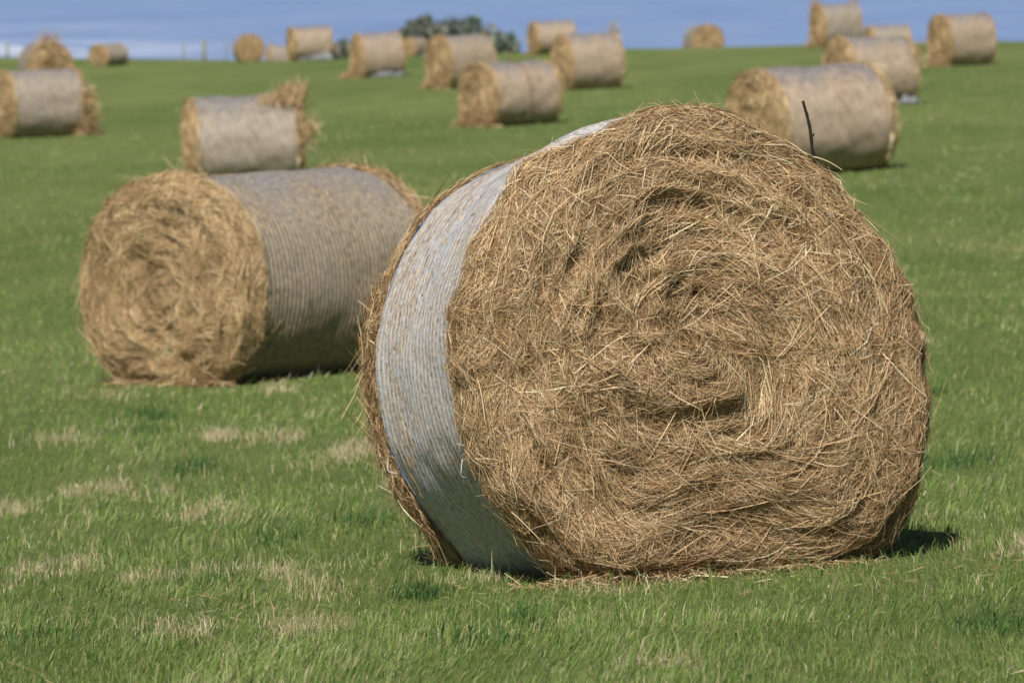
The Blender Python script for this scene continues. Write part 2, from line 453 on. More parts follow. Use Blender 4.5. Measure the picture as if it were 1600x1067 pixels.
    def net_mesh(s, name, nph, rib, samples, mat_, loose=0.006, amp=0.0016):
        n = max(6, int((s.y1-s.y0)/rib*samples)) if rib else samples
        ys = np.linspace(s.y0-0.012, s.y1+0.012, n)
        ph = np.linspace(-math.pi, math.pi, nph+1)
        PH, YY = np.meshgrid(ph, ys)
        YY = YY + (s.edge(PH)-s.y0)*np.clip((s.y0+0.35-YY)/0.36, 0, 1)
        R = s.r(PH)*(1-s.taper*(YY+s.L/2)/s.L)
        c, q = np.cos(PH), np.sin(PH)
        A, fr, fy = s.front
        if s.lip: R = R*np.interp(YY+s.L/2, fy[100:], fr[100:])
        d = 0.004 + 0.016*np.clip((s.y0-YY)/0.05, 0, 1) + loose*fbm(c*3, q*3, YY*4, s.seed+70, 3)
        d = d - 0.012*np.clip(1-np.minimum(YY-YY[:1], ys[-1]-YY)/0.05, 0, 1)
        if rib:
            w = YY + 0.0012*noise(c*4, q*4, YY*6, s.seed+71)
            d = d + amp*np.cos(2*math.pi*w/rib)
        wav = 0.010*noise(c*2.5, q*2.5, 0, s.seed+72)*np.exp(-((YY-YY[:1])/0.12)**2) + 0.010*noise(c*2.5, q*2.5, 5, s.seed+73)*np.exp(-((YY-ys[-1])/0.12)**2)
        rad = R + d
        V = np.stack([rad*c, YY+wav, s.zc+rad*q], -1).reshape(-1, 3)
        uv = np.stack([PH*s.H/2, YY], -1).reshape(-1, 2)
        return make_mesh(name, V, [grid_faces(n, nph+1)], uv=uv, smooth=True, mats=[mat_])
    def wisps(s, count, per, sd, length, width, **kw):
        # locks of stems that still lie side by side, pulled across the rounds
        g = np.random.default_rng(sd); A = s.amax(0)
        pc, ac = g.uniform(-math.pi, math.pi, count), A*np.sqrt(g.uniform(.02, .95, count)); an = g.uniform(-math.pi, math.pi, count)
        ph, aa, ang = [], [], []
        for i in range(count):
            m = int(per*g.uniform(.4, 1.6)); rr = max(.08, ac[i])
            u, v = g.normal(0, .022, m), g.normal(0, .05, m)          # across, along
            ph.append(pc[i]+(v*math.cos(an[i])-u*math.sin(an[i]))/rr); aa.append(np.clip(ac[i]+v*math.sin(an[i])+u*math.cos(an[i]), 0.01, A))
            ang.append(an[i]+g.normal(0, .16, m)+u*4)
        gv = (np.concatenate(ph), np.concatenate(aa), np.concatenate(ang))
        return s.strands(len(gv[0]), 0, 0, 1, length, width, 3, sd+1, given=gv, **kw)
    def strands(s, n, end, amin, amaxf, length, width, nseg, sd, jitter=0.42, flow=0.5, hmax=0.012, lift=0.02, stray=0.05, phr=None, curve=0.4, pal=None, given=None):
        A = s.amax(end); _, fr, _ = s.front if end == 0 else s.rear
        g = np.random.default_rng(sd)
        # sample by area: rejection on the radius
        aa = g.uniform(amin, A*amaxf, n*3); w = np.interp(aa, s.front[0] if end == 0 else s.rear[0], fr)
        aa = aa[g.uniform(0, 1, len(aa)) < np.maximum(w, 0.06)][:n]; n = len(aa)
        ph = g.uniform(-math.pi, math.pi, n) if phr is None else g.uniform(phr[0], phr[1], n)
        if given is not None: ph, aa = given[0].copy(), given[1].copy(); n = len(ph)
        rho = np.interp(aa, s.front[0] if end == 0 else s.rear[0], fr)*s.H/2
        x, z = rho*np.cos(ph), rho*np.sin(ph)
        k = 2.1/(s.H/2)
        ang = flow*1.5*fbm(x*k*1.6, z*k*1.6, end*9.0, sd+1, 3) + g.normal(0, jitter, n)
        wild = g.uniform(0, 1, n) < 0.11; ang = np.where(wild, g.uniform(-math.pi/2, math.pi/2, n), ang)
        ang = ang + np.where(g.uniform(0, 1, n) < 0.5, math.pi, 0)
        if given is not None: ang = given[2].copy()
        ln = length*np.exp(g.normal(0, 0.5, n))*np.clip(0.35+rho/(0.35*s.H), 0.4, 1); ln = np.clip(ln, 0.25*length, 1.9*length)
        cv = g.normal(0, 1.0, n)*curve
        h0 = g.uniform(0, 1, n)**1.6*hmax*s.rough
        up = np.where(g.uniform(0, 1, n) < stray, g.uniform(0.5, 2.2, n), g.normal(0, 0.28, n))*lift
        pts = []
        cp, ca = ph.copy(), aa.copy()
        for i in range(nseg+1):
            t = i/nseg
            # mid point crosses the path: little arch, ends tilt with 'up'
            h = h0 + np.maximum(up, 0)*t*t + np.minimum(up, 0)*0.35*t + 0.5*hmax*s.rough*(1-(2*t-1)**2)*0.5
            pts.append(s.point(cp, ca, end, h))
            th = ang + cv*t; st = ln/nseg
            rr = np.maximum(np.interp(ca, s.front[0] if end == 0 else s.rear[0], fr)*s.H/2, 0.05)
            cp = cp + st*np.cos(th)/rr; ca = ca + st*np.sin(th)
            neg = ca < 0.0; ca = np.abs(ca); cp = np.where(neg, cp+math.pi, cp)
            ca = np.minimum(ca, A)
        P = np.stack(pts, 1)
        if s.lip and end == 0:
            ok = (P[:, 0, 1] < s.edge(ph)) & (P[:, -1, 1] < s.edge(np.arctan2(P[:, -1, 2]-s.zc, P[:, -1, 0]))+0.02)
            P, ph, aa, x, z = P[ok], ph[ok], aa[ok], x[ok], z[ok]; n = len(ph)
        nn = s.normal(ph, aa, end)
        lo = noise(x*k*2.2, z*k*2.2, 3+end, sd+4)
        return ribbons(P, nn, width*np.exp(g.normal(0, 0.3, n)), straw_colours(n, g, lo, pal), g)

PAL_OCHRE = np.array([(0.60, 0.425, 0.228), (0.70, 0.535, 0.325), (0.49, 0.332, 0.170), (0.35, 0.228, 0.112), (0.36, 0.275, 0.120), (0.70, 0.55, 0.33)])
def straw_colours(n, g, lo=0.0, pal=None):
    if pal is None: pal = np.array([(0.52, 0.362, 0.192), (0.63, 0.475, 0.285), (0.41, 0.258, 0.126), (0.20, 0.108, 0.046), (0.33, 0.262, 0.140), (0.74, 0.60, 0.39)])
    pr = np.array([0.31, 0.18, 0.22, 0.17, 0.06, 0.06])
    c = pal[g.choice(len(pal), n, p=pr)]
    c = c*np.exp(g.normal(0, 0.16, n))[:, None]
    lo = np.broadcast_to(lo, (n,))[:, None]
    c = c*(1+0.30*lo) * (1 + lo*np.array([0.0, 0.03, 0.08]))
    return np.clip(c, 0.02, 0.85)

def ribbons(P, nn, w, col, g, taper=0.45):
    """P (n,k,3) paths -> flat straw ribbons rolled at random about their own axis"""
    n, k, _ = P.shape
    T = nrm(np.gradient(P, axis=1))
    roll = g.normal(0, 0.7, n)[:, None, None]
    N = np.broadcast_to(nn[:, None, :], P.shape)
    B = nrm(np.cross(T, N)); N2 = np.cross(B, T)
    side = B*np.cos(roll) + N2*np.sin(roll)
    tt = np.linspace(0, 1, k)[None, :, None]
    hw = w[:, None, None]*0.5*(1-(1-taper)*tt)
    V = np.stack([P-side*hw, P+side*hw], 2).reshape(-1, 3)
    b = (np.arange(n)*k*2)[:, None] + (np.arange(k-1)*2)[None, :]
    f = np.stack([b, b+1, b+3, b+2], -1).reshape(-1, 4)
    return V, f, np.repeat(col, k*2, 0)

def join(parts):
    V, Fs, Cs, o = [], [], [], 0
    for v, f, c in parts:
        V.append(v); Fs.append(f+o); Cs.append(c); o += len(v)
    return np.vstack(V), np.vstack(Fs), np.vstack(Cs)

def strand_mesh(name, parts, m=HAY):
    V, f, c = join(parts)
    return make_mesh(name, V, [f], col=c, mats=[m])

def fuzz(B, n, y_a, y_b, length, width, sd, out=0.6, nseg=3, phr=(-math.pi, math.pi), follow=False):
    """stalks lying round the barrel near an end, tips sticking out past the net"""
    g = np.random.default_rng(sd)
    ph = g.uniform(phr[0], phr[1], n); y = g.uniform(y_a, y_b, n)
    if follow:
        y = y + B.edge(ph)-B.y0; ok = (B.edge(ph) > B.y0-.012); ph, y = ph[ok], y[ok]; n = len(ph)
    tf = lambda y_: 1-B.taper*(y_+B.L/2)/B.L
    R = (B.r(ph)+0.004)*tf(y)
    ln = length*np.exp(g.normal(0, 0.45, n)); d = g.choice([-1, 1], n); oy = g.normal(0, 0.35, n)
    up = np.abs(g.normal(0, out, n))
    pts = []
    for i in range(nseg+1):
        t = i/nseg
        p = ph + d*ln*t/R; rad = B.r(p)*tf(y+oy*ln*t) + 0.003 + ln*up*t*t*0.6
        pts.append(np.stack([rad*np.cos(p), y+oy*ln*t, np.maximum(B.zc+rad*np.sin(p), 0.01)], -1))
    P = np.stack(pts, 1)
    nn = np.stack([np.cos(ph), 0*ph, np.sin(ph)], -1)
    return ribbons(P, nn, width*np.exp(g.normal(0, 0.3, n)), straw_colours(n, g), g)

def heap(n, cx, cy, rx, ry, hz, length, width, sd, nseg=2):
    """spilled hay lying in a low heap"""
    g = np.random.default_rng(sd)
    u = np.sqrt(g.uniform(0, 1, n)); t = g.uniform(0, 2*math.pi, n)
    x, y = cx+rx*u*np.cos(t), cy+ry*u*np.sin(t); z = hz*(1-u**1.5)*g.uniform(0.25, 1, n)+0.01
    a = g.uniform(0, 2*math.pi, n); ln = length*np.exp(g.normal(0, .4, n)); el = g.normal(-0.1, 0.3, n)
    D = np.stack([np.cos(a)*np.cos(el), np.sin(a)*np.cos(el), np.sin(el)], -1)
    P = np.stack([np.stack([x, y, z], -1)+D*(ln*(i/nseg-.5))[:, None]+np.array([0, 0, .02*(1-(2*i/nseg-1)**2)]) for i in range(nseg+1)], 1)
    P[..., 2] = np.maximum(P[..., 2], 0.0)
    return ribbons(P, np.tile([0., 0., 1.], (n, 1)), width*np.exp(g.normal(0, .3, n)), straw_colours(n, g), g)

def tube(pts, rads, sides=6):
    pts = np.asarray(pts, float); rads = np.broadcast_to(rads, (len(pts),)); n = len(pts)
    T = nrm(np.gradient(pts, axis=0)); ref = np.array([0.31, 0.93, 0.2])
    B = nrm(np.cross(T, ref)); N = np.cross(B, T)
    a = np.linspace(0, 2*math.pi, sides, endpoint=False)
    V = pts[:, None]+rads[:, None, None]*(B[:, None]*np.cos(a)[None, :, None]+N[:, None]*np.sin(a)[None, :, None])
    V = V.reshape(-1, 3); f = grid_faces(n, sides, True)
    caps = [np.arange(sides)[::-1][None, :], (np.arange(sides)+(n-1)*sides)[None, :]]
    return V, [f]+caps

def tube_mesh(name, pts, rads, m, sides=6):
    V, gs = tube(pts, rads, sides)
    return make_mesh(name, V, gs, smooth=True, mats=[m])

def scrap_mesh(name, w, h, sd):
    """crumpled end of torn net lying in folds on the grass"""
    g = np.random.default_rng(sd)
    u, v = np.meshgrid(np.linspace(-.5, .5, 22), np.linspace(-.5, .5, 10))
    x = u*w; y = v*w*0.35
    z = h*(0.5+0.5*noise(u*5, v*3, 0, sd))*(1-(2*v)**2*0.8)*(1-(2*u)**4) + 0.02+0.03*noise(u*14, v*9, 0, sd+1)
    V = np.stack([x+0.03*noise(u*9, v*9, 2, sd), y, z], -1).reshape(-1, 3)
    return make_mesh(name, V, [grid_faces(10, 22)], smooth=True, mats=[SCRAP])

def place(root, base, theta, L, sink=0.02, tilt=0.0):
    """base: ground point under the middle of the front face; theta: yaw of the axis to the right"""
    ax = Vector((math.sin(theta), math.cos(theta), 0)); sd = Vector((math.cos(theta), -math.sin(theta), 0))
    c = Vector(base) + ax*L/2
    tz = lambda p: float(terrain(p.x, p.y))
    zf, zr = tz(c-ax*L*0.45), tz(c+ax*L*0.45); zl, zg = tz(c-sd*.4), tz(c+sd*.4)
    ay = (ax + Vector((0, 0, (zr-zf)/(0.9*L)+tilt))).normalized()
    sx = (sd + Vector((0, 0, (zg-zl)/0.8))).normalized()
    up = sx.cross(ay).normalized(); sx = ay.cross(up).normalized()
    c.z = (zf+zr)/2 - sink + tilt*L/2
    M = Matrix((sx, ay, up)).transposed().to_4x4(); M.translation = c
    root.location = c; root.rotation_euler = M.to_euler()
    return M

GROUP = 'round hay bales lying across the field'

# ---- the big bale in front
PPM = 730/1.25
P1 = [(0, 391), (20, 379), (40, 366), (55, 374), (70, 378), (90, 384), (110, 393), (130, 397), (150, 385), (180, 374), (200, 374),
      (220, 374), (236, 394), (250, 386), (270, 363), (290, 381), (309, 446), (329, 421), (345, 404)]
OX, OZ = -48, 36                   # the spiral's middle sits left of and above the middle of the outline
P1 = sorted((math.degrees(math.atan2(r*math.sin(math.radians(a))-OZ, r*math.cos(math.radians(a))-OX)) % 360, math.hypot(r*math.cos(math.radians(a))-OX, r*math.sin(math.radians(a))-OZ)) for a, r in P1)
b0 = hit(1134+OX, 909)
m_per_px = float(np.linalg.norm(b0-np.array([0, 0, EYE])))/F
th0 = math.radians(-15)
B0 = Bale(724*m_per_px, 745*m_per_px, 1.32, prof=[(a, r*m_per_px*0.985) for a, r in P1], seed=3, rough=1.25, nfront=0.25, nrear=0.105, taper=0.018, ledge=0.032,
          rings=[(0.20, 0.03, 0.035, -1.2, 1.3), (0.235, 0.03, -0.055, -0.8, 1.0), (0.24, 0.03, -0.05, 2.5, 0.8), (0.31, 0.035, 0.03, 2.4, 0.9),
                 (0.40, 0.03, -0.055, 1.3, 0.5), (0.46, 0.03, 0.03, 1.4, 0.8), (0.54, 0.025, -0.045, 1.1, 0.45), (0.36, 0.03, -0.035, -0.75, 0.7),
                 (0.50, 0.03, -0.04, -1.3, 0.6), (0.55, 0.03, -0.04, 2.9, 0.5), (0.53, 0.03, -0.055, -0.15, 0.35), (0.11, 0.025, -0.03, 0.5, 1.2)])
B0.lip = 0.12
main = thing('hay_bale', 'largest hay bale in the foreground, straw face and white net band, twig in its top', 'hay bale', GROUP)
M0 = place(main, b0, th0, B0.L, 0.012, -0.085)
link('hay_face', B0.end_mesh('hay_face', 0, 300, 110), main)
link('hay_end', B0.end_mesh('hay_end', 1, 120, 36), main)
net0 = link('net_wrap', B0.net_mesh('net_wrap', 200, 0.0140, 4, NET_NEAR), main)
A0 = B0.amax(0)
parts = [B0.strands(66000, 0, 0.0, 1.0, 0.115, 0.0017, 3, 101, hmax=0.016, jitter=.30),
         B0.strands(36000, 0, 0.0, 1.0, 0.06, 0.0015, 2, 102, jitter=0.55, hmax=0.020),
         B0.strands(15000, 0, A0*0.68, 1.0, 0.12, 0.0021, 3, 103, jitter=0.26, flow=0.45, hmax=0.015),
         B0.strands(1500, 0, 0.0, 0.98, 0.17, 0.0021, 4, 134, jitter=0.7, hmax=0.024, lift=0.03, stray=0.08),
         B0.wisps(110, 55, 120, 0.12, 0.0021, hmax=0.022, lift=.015),
         fuzz(B0, 5200, B0.y0-0.10, B0.y0+0.004, 0.07, 0.0022, 105, 0.22, follow=True),
         heap(1500, 0.0, -B0.L/2+0.10, 0.62, 0.09, 0.05, 0.09, 0.0024, 107)]
link('loose_straw', strand_mesh('front_straw', parts), main, kind='stuff')
parts = [B0.strands(9000, 1, B0.amax(1)*0.55, 1.0, 0.09, 0.0026, 3, 110, hmax=0.015, lift=0.02, stray=0.10),
         fuzz(B0, 8000, B0.y1, B0.y1+0.10, 0.06, 0.0022, 111, 0.10),
         fuzz(B0, 3200, B0.y1+.005, B0.y1+0.12, 0.075, 0.0023, 113, 0.42, phr=(math.radians(165), math.radians(250)))]
link('loose_straw', strand_mesh('rear_straw', parts), main, kind='stuff')
# straw ends pricking through the net
link('net_straw', strand_mesh('net_straw', [fuzz(B0, 6500, B0.y0-.02, B0.y1, 0.026, 0.0016, 112, 0.10, 2)]), main, kind='stuff')
# blue selvedge of the net
ph = np.linspace(-math.pi, math.pi, 160); rr = B0.r(ph)*(1-B0.taper*.92)+0.001
for dy, w in ((0.006, 0.0028), (-0.05, 0.0012)):
    yy = B0.y1+dy+0.010*noise(np.cos(ph)*2.5, np.sin(ph)*2.5, 5, B0.seed+73)
    rj = rr + (0.004 if dy < 0 else 0.0)+0.003*noise(np.cos(ph)*9, np.sin(ph)*9, 2, 4)
    link('edge_thread', tube_mesh('edge_thread', np.stack([rj*np.cos(ph), yy, B0.zc+rj*np.sin(ph)], -1), w, BLUE, 5), main)
# loose curls of net thread hanging in the shaded underside
def curl(y, p0, ln, sd, m=WHITE_TWINE, w=0.0013):
    t = np.linspace(0, 1, 12); p = math.radians(p0)+ln*t*0.9
    r = B0.r(p)*(1-B0.taper*(y+B0.L/2)/B0.L)+0.008+0.035*np.sin(t*3)*(0.6+0.4*noise(t*3, sd, 0, sd))
    yy = y + 0.05*noise(t*2.5, sd*1.7, 0, sd+2)
    link('loose_thread', tube_mesh('loose_thread', np.stack([r*np.cos(p), yy, B0.zc+r*np.sin(p)], -1), w, m, 4), main)
curl(B0.y0+0.10, 214, 0.26, 1); curl(B0.y0+0.04, 222, 0.2, 2); curl(B0.y1-0.05, 203, 0.14, 3); curl(B0.y0+0.02, 232, 0.22, 4); curl(B0.y0+0.16, 209, .1, 6)

def main_pt(px, py, y):
    """local point of the big bale at depth y behind its middle, seen at a pixel of the photograph"""
    Mi = M0.inverted(); o = Mi @ Vector((0, 0, EYE)); d = (Mi.to_3x3() @ Vector(ray(px, py)))
    t = (y-o.y)/d.y
    return np.array(o+d*t)
# single long stalks that stand out of the heap
g = np.random.default_rng(8)
ST = [((985, 232, 0), (1040, 372, -.02)), ((1130, 205, .06), (1182, 262, .0)), ((1330, 330, .12), (1372, 362, .05)), ((745, 590, .07), (758, 660, .04)),
      ((880, 292, .0), (922, 322, -.03)), ((1240, 700, -.02), (1300, 640, -.05)), ((800, 800, .02), (850, 850, -.03)), ((1340, 630, .02), (1325, 700, -.03)),
      ((560, 470, 1.1), (592, 500, 1.12)), ((1270, 245, .1), (1316, 266, .08)), ((1340, 345, .1), (1374, 370, .07)), ((1232, 430, -.03), (1290, 505, -.05))]
for (a, b) in ST:
    A_ = main_pt(a[0], a[1], -B0.L/2+a[2]+0.0); B_ = main_pt(b[0], b[1], -B0.L/2+b[2]-0.01)
    mid = (A_+B_)/2+g.normal(0, 0.008, 3)+np.array([0, -0.006, 0.006])
    t = np.linspace(0, 1, 7)[None, :, None]
    Pq = (1-t)**2*A_[None, None]+2*t*(1-t)*mid[None, None]+t*t*B_[None, None]
    V, f, c = ribbons(Pq, np.array([[0., -1., .3]]), np.array([0.0028]), np.array([[0.60, 0.46, 0.26]])*g.uniform(.8, 1.15), g, 0.6)
    link('straw_stalk', make_mesh('straw_stalk', V, [f], col=c, mats=[HAY]), main)

# dark twig stuck into the top of the big bale
tw = thing('twig', 'thin bent dark twig sticking up out of the top right of the largest hay bale', 'twig')
tp = [main_pt(1290, 292, -B0.L/2+.13), main_pt(1280, 265, -B0.L/2+.12), main_pt(1270, 238, -B0.L/2+.11), main_pt(1266, 205, -B0.L/2+.10), main_pt(1261, 180, -B0.L/2+.095), main_pt(1254, 158, -B0.L/2+.09)]
tp = [np.array(M0 @ Vector(p)) for p in tp]; o_ = tp[1].copy()
tw.location = o_
pts = np.array(tp)-o_; tt = np.linspace(0, 1, 6); t2 = np.linspace(0, 1, 21)
pts = np.stack([np.interp(t2, tt, pts[:, i]) for i in range(3)], -1) + 0.0016*np.stack([noise(t2*9, i*3.3, 0, 5) for i in range(3)], -1)
link('stem', tube_mesh('stem', pts, np.linspace(0.0062, 0.0040, 21)*(1+.18*noise(t2*16, 0, 0, 2)), TWIG, 7), tw)
k = pts[11]
link('knot', tube_mesh('knot', [k, k+np.array([.006, -.003, .004]), k+np.array([.010, -.004, .010])], [0.004, 0.0035, 0.001], TWIG, 6), tw)

# ---- the other bales
def solve(x0, x1, x2, H, nf=0.07):
    """face width, barrel width and height in pixels -> yaw, width and length"""
    fw, bw = abs(x1-x0), abs(x2-x1)
    best = None
    for k in np.linspace(0.82, 1.25, 87):
        for th in np.radians(np.arange(4, 86, 1.0)):
            Wd, L = 1.07*H*k, 1.06*H*(0.5+0.5*k)
            e = abs(Wd*math.cos(th)+nf*H*math.sin(th)-fw) + abs((L-nf*H)*math.sin(th)-bw) + 4*abs(k-1)
            if best is None or e < best[0]: best = (e, th, Wd, L)
    return best[1:]

# the second bale
x0, x1, x2, yt, yb = 107, 397, 652, 257, 603
bs = hit((x0+x1)/2, yb); mpp = float(np.linalg.norm(bs-np.array([0, 0, EYE])))/F
th, Wd, L = solve(x0, x1, x2, yb-yt, 0.10)
L *= 1.10; Wd *= 1.06
B1 = Bale((yb-yt)*mpp, Wd*mpp, L*mpp, seed=19, rough=1.2, pitch=0.085, ledge=0.035, nfront=0.14, nrear=0.09,
          rings=[(0.2, .03, -.05, 2.2, .8), (0.12, .03, -.04, -1.2, 1.), (0.38, .03, -.045, 1.9, .5), (0.45, .03, -.03, -1.0, .6), (0.3, .03, .03, -2.4, 1.)])
sec = thing('hay_bale', 'second nearest hay bale, ochre face turned to the viewer and grey net barrel', 'hay bale', GROUP)
place(sec, bs, th, B1.L)
link('hay_face', B1.end_mesh('hay_face', 0, 180, 60), sec)
link('hay_end', B1.end_mesh('hay_end', 1, 80, 24), sec)
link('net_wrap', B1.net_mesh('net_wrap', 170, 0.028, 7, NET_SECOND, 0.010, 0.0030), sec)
link('loose_straw', strand_mesh('front_straw', [B1.strands(44000, 0, 0, 1.0, 0.10, 0.0024, 2, 201, hmax=0.016, flow=.6, pal=PAL_OCHRE),
      B1.strands(7000, 0, B1.amax(0)*.7, 1.0, 0.10, 0.0032, 3, 202, jitter=.4, flow=.5, hmax=.025, lift=.04, stray=.08, pal=PAL_OCHRE),
      fuzz(B1, 2500, B1.y0-.08, B1.y0+.01, 0.08, 0.0035, 203, .25), heap(900, 0, -B1.L/2+.06, .55, .1, .06, .1, .004, 207)]), sec, kind='stuff')
link('loose_straw', strand_mesh('rear_straw', [B1.strands(4000, 1, B1.amax(1)*.6, 1.0, 0.1, 0.004, 3, 210, hmax=.03, lift=.05, stray=.2),
      fuzz(B1, 3200, B1.y1, B1.y1+.07, 0.08, 0.0034, 211, .32)]), sec, kind='stuff')
link('net_straw', strand_mesh('net_straw', [fuzz(B1, 1800, B1.y0, B1.y1, 0.04, 0.0026, 212, 0.10, 2)]), sec, kind='stuff')
for (yy, p0, ln, sd) in ((-.05, -62, .3, 31), (-.02, -50, .16, 33)):
    t = np.linspace(0, 1, 12); p = math.radians(p0)+ln*t*(0.7)
    r = B1.r(p)+.012+.02*noise(t*3, sd, 0, sd); q = yy+.06*noise(t*2.2, sd, 1, sd)
    link('loose_thread', tube_mesh('loose_thread', np.stack([r*np.cos(p), q, B1.zc+r*np.sin(p)], -1), .003, WHITE_TWINE, 4), sec)

# far bales: four built kinds, copied and scaled
VAR = []
for v in range(4):
    B = Bale(1.25, 1.34, 1.32, seed=40+13*v, rough=1.1, pitch=0.10, ledge=0.04, nfront=0.075, nrear=0.06,
             rings=[(0.2, .04, -.06, 1.5+v, .9), (0.38, .04, -.06, 2.6-v, .7), (0.48, .04, -.05, -1.+v, .6)])
    fr = strand_mesh('front_straw', [B.strands(4200, 0, 0, 1.0, .12, .007, 2, 300+v, hmax=.025, lift=.025, stray=.06, pal=PAL_OCHRE), fuzz(B, 400, B.y0-.06, B.y0+.004, .09, .007, 310+v, .15, 2)])
    rs = strand_mesh('rear_straw', [B.strands(1000, 1, B.amax(1)*.6, 1.0, .13, .011, 2, 320+v, hmax=.025, lift=.03, stray=.1, pal=PAL_OCHRE), fuzz(B, 450, B.y1, B.y1+.055, .09, .007, 330+v, .18, 2)])
    VAR.append(dict(face=B.end_mesh('hay_face', 0, 96, 30), end=B.end_mesh('hay_end', 1, 64, 16), fr=fr, rs=rs,
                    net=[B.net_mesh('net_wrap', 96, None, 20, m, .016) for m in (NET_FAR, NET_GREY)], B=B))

# x of the face's outer edge, of its inner edge, of the barrel's far end, top row, bottom row, distance (or None), kind, net, label
FAR = [
 (277, 313, 488, 148, 296, None, 0, 1, 'grey netted hay bale behind the second nearest one, hay tuft standing up at its right'),
 (-18, 28, 136, 107, 217, None, 1, 1, 'grey netted hay bale cut off by the left edge of the photo'),
 (43, 119, 137, 63, 0, 136, 2, 1, 'ragged brown hay bale partly hidden behind the one at the left edge'),
 (136, 172, 208, 68, 104, None, 3, 1, 'low slumped hay bale near the surf, left of the thin fence posts'),
 (414, 371, 362, 52, 97, None, 0, 0, 'small brown domed hay bale, leftmost of three standing together at the far edge'),
 (410, 418, 452, 66, 0, 222, 1, 1, 'pale grey hay bale wedged between two others at the far edge, right of fence posts'),
 (444, 464, 521, 41, 96, None, 2, 0, 'tan hay bale with crumpled net at its foot, rightmost of three at the far edge'),
 (544, 572, 634, 50, 123, None, 3, 0, 'tan hay bale with hay spilled at its left foot and net scraps under its barrel'),
 (630, 648, 666, 57, 0, 207, 0, 0, 'tiny far hay bale before the shrubs, peeping out between two nearer bales'),
 (660, 707, 776, 53, 140, None, 1, 0, 'tan hay bale in front of the dark shrubs, right foot hidden by a nearer bale'),
 (711, 778, 880, 95, 198, None, 2, 0, 'tan hay bale in the middle distance with a dark seam round its barrel'),
 (822, 843, 901, 32, 86, None, 3, 0, 'small far hay bale right of the shrubs, half hidden behind a larger bale'),
 (858, 896, 976, 51, 142, None, 0, 0, 'tan hay bale with smooth pale barrel, just right of the one with dark seam'),
 (1128, 1083, 1070, 36, 0, 203, 1, 1, 'small lone hay bale standing by itself against the sea at the far edge'),
 (1264, 1291, 1346, 6, 75, None, 2, 1, 'highest hay bale at the far edge, leaning face and grey barrel against the sea'),
 (1348, 1366, 1424, 38, 0, 148, 3, 1, 'small greyish hay bale showing only its top behind the right hand pair'),
 (1280, 1332, 1436, 54, 165, None, 3, 0, 'tan hay bale at the right with a white net scrap at its right foot'),
 (1130, 1226, 1402, 102, 278, None, 0, 0, 'large tan hay bale just behind the twig, its left foot hidden by the largest bale'),
 (1447, 1485, 1556, 20, 104, None, 1, 0, 'tan hay bale nearest the right edge of the photo, standing alone against the sea'),
]
ROOT = {}
for i, (x0, x1, x2, yt, yb, dist, v, nm, lab) in enumerate(FAR):
    cx = (x0+x1)/2
    if dist is None:
        b = hit(cx, yb)
    else:
        d_ = ray(cx, 80); X = d_[0]/d_[1]*dist; b = np.array([X, dist, float(terrain(X, dist))])
        vv = (EYE-b[2])/dist; yb = 533.5 - F*math.tan(PITCH-math.atan(vv))
    mpp = float(np.linalg.norm(b-np.array([0, 0, EYE])))/F
    Hp = yb-yt
    th, Wd, L = solve(x0, x1, x2, Hp)
    if x1 < x0: th = -th
    if i == 2: th = math.radians(-14); Wd *= .84
    K = VAR[v]; B = K['B']
    r = thing('hay_bale', lab, 'hay bale', GROUP); ROOT[i] = r
    place(r, b, th, L*mpp)
    r.scale = (Wd*mpp/1.34, L*mpp/1.32, Hp*mpp/1.25)
    print('bale', i, 'Y %.1f H %.2f W %.2f L %.2f yaw %.0f' % (b[1], Hp*mpp, Wd*mpp, L*mpp, math.degrees(th)))
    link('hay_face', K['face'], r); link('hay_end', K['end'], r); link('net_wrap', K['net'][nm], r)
    link('loose_straw', K['fr'], r, kind='stuff'); link('loose_straw', K['rs'], r, kind='stuff')

def tuft(root, x, y, z, n, ln, sd, up=1.0, spread=.35, w=.011):
    g = np.random.default_rng(sd)
    o = np.array([x, y, z])+g.normal(0, 1, (n, 3))*np.array([.16, .05, .10])
    D = nrm(np.array([.15, 0.1, up])+g.normal(0, spread, (n, 3)))
    l = ln*g.uniform(.4, 1.1, n)
    P = np.stack([o+D*(l*t)[:, None] for t in (0, .5, 1)], 1)
    V, f, c = ribbons(P, nrm(g.normal(0, 1, (n, 3))), np.full(n, w), straw_colours(n, g), g)
    link('hay_tuft', make_mesh('hay_tuft', V, [f], col=c, mats=[HAY]), root, kind='stuff')
g = np.random.default_rng(41); n_ = 1500
yy = g.uniform(.16, .68, n_); tl = g.uniform(.25, 1, n_)*(.06+.62*np.clip(yy-.16, 0, 1)**1.15)
o_ = np.stack([.28+.20*g.normal(0, 1, n_)*.6, yy, 1.10+.05*g.normal(0, 1, n_)], -1)
D_ = nrm(np.array([.05, .12, 1.])+g.normal(0, .28, (n_, 3)))
Pq = np.stack([o_+D_*(tl*t)[:, None] for t in (0, .5, 1)], 1)
V, f, c = ribbons(Pq, nrm(g.normal(0, 1, (n_, 3))), np.full(n_, .012), straw_colours(n_, g), g)
link('hay_tuft', make_mesh('hay_tuft', V, [f], col=c, mats=[HAY]), ROOT[0], kind='stuff')
tuft(ROOT[0], .5, .66, .75, 350, .22, 2, .4, .6); tuft(ROOT[2], .0, -.3, 1.12, 500, .22, 22, 1., .5)
tuft(ROOT[2], .0, -.62, .8, 700, .3, 3, .2, .8); tuft(ROOT[1], .45, .66, .6, 500, .3, 4, .2, .8); tuft(ROOT[1], .55, .66, .25, 400, .3, 14, .0, .8)
tuft(ROOT[14], -.1, -.60, 1.05, 300, .3, 5, 1., .4); tuft(ROOT[14], .1, .62, 1.15, 120, .2, 6, 1., .5)
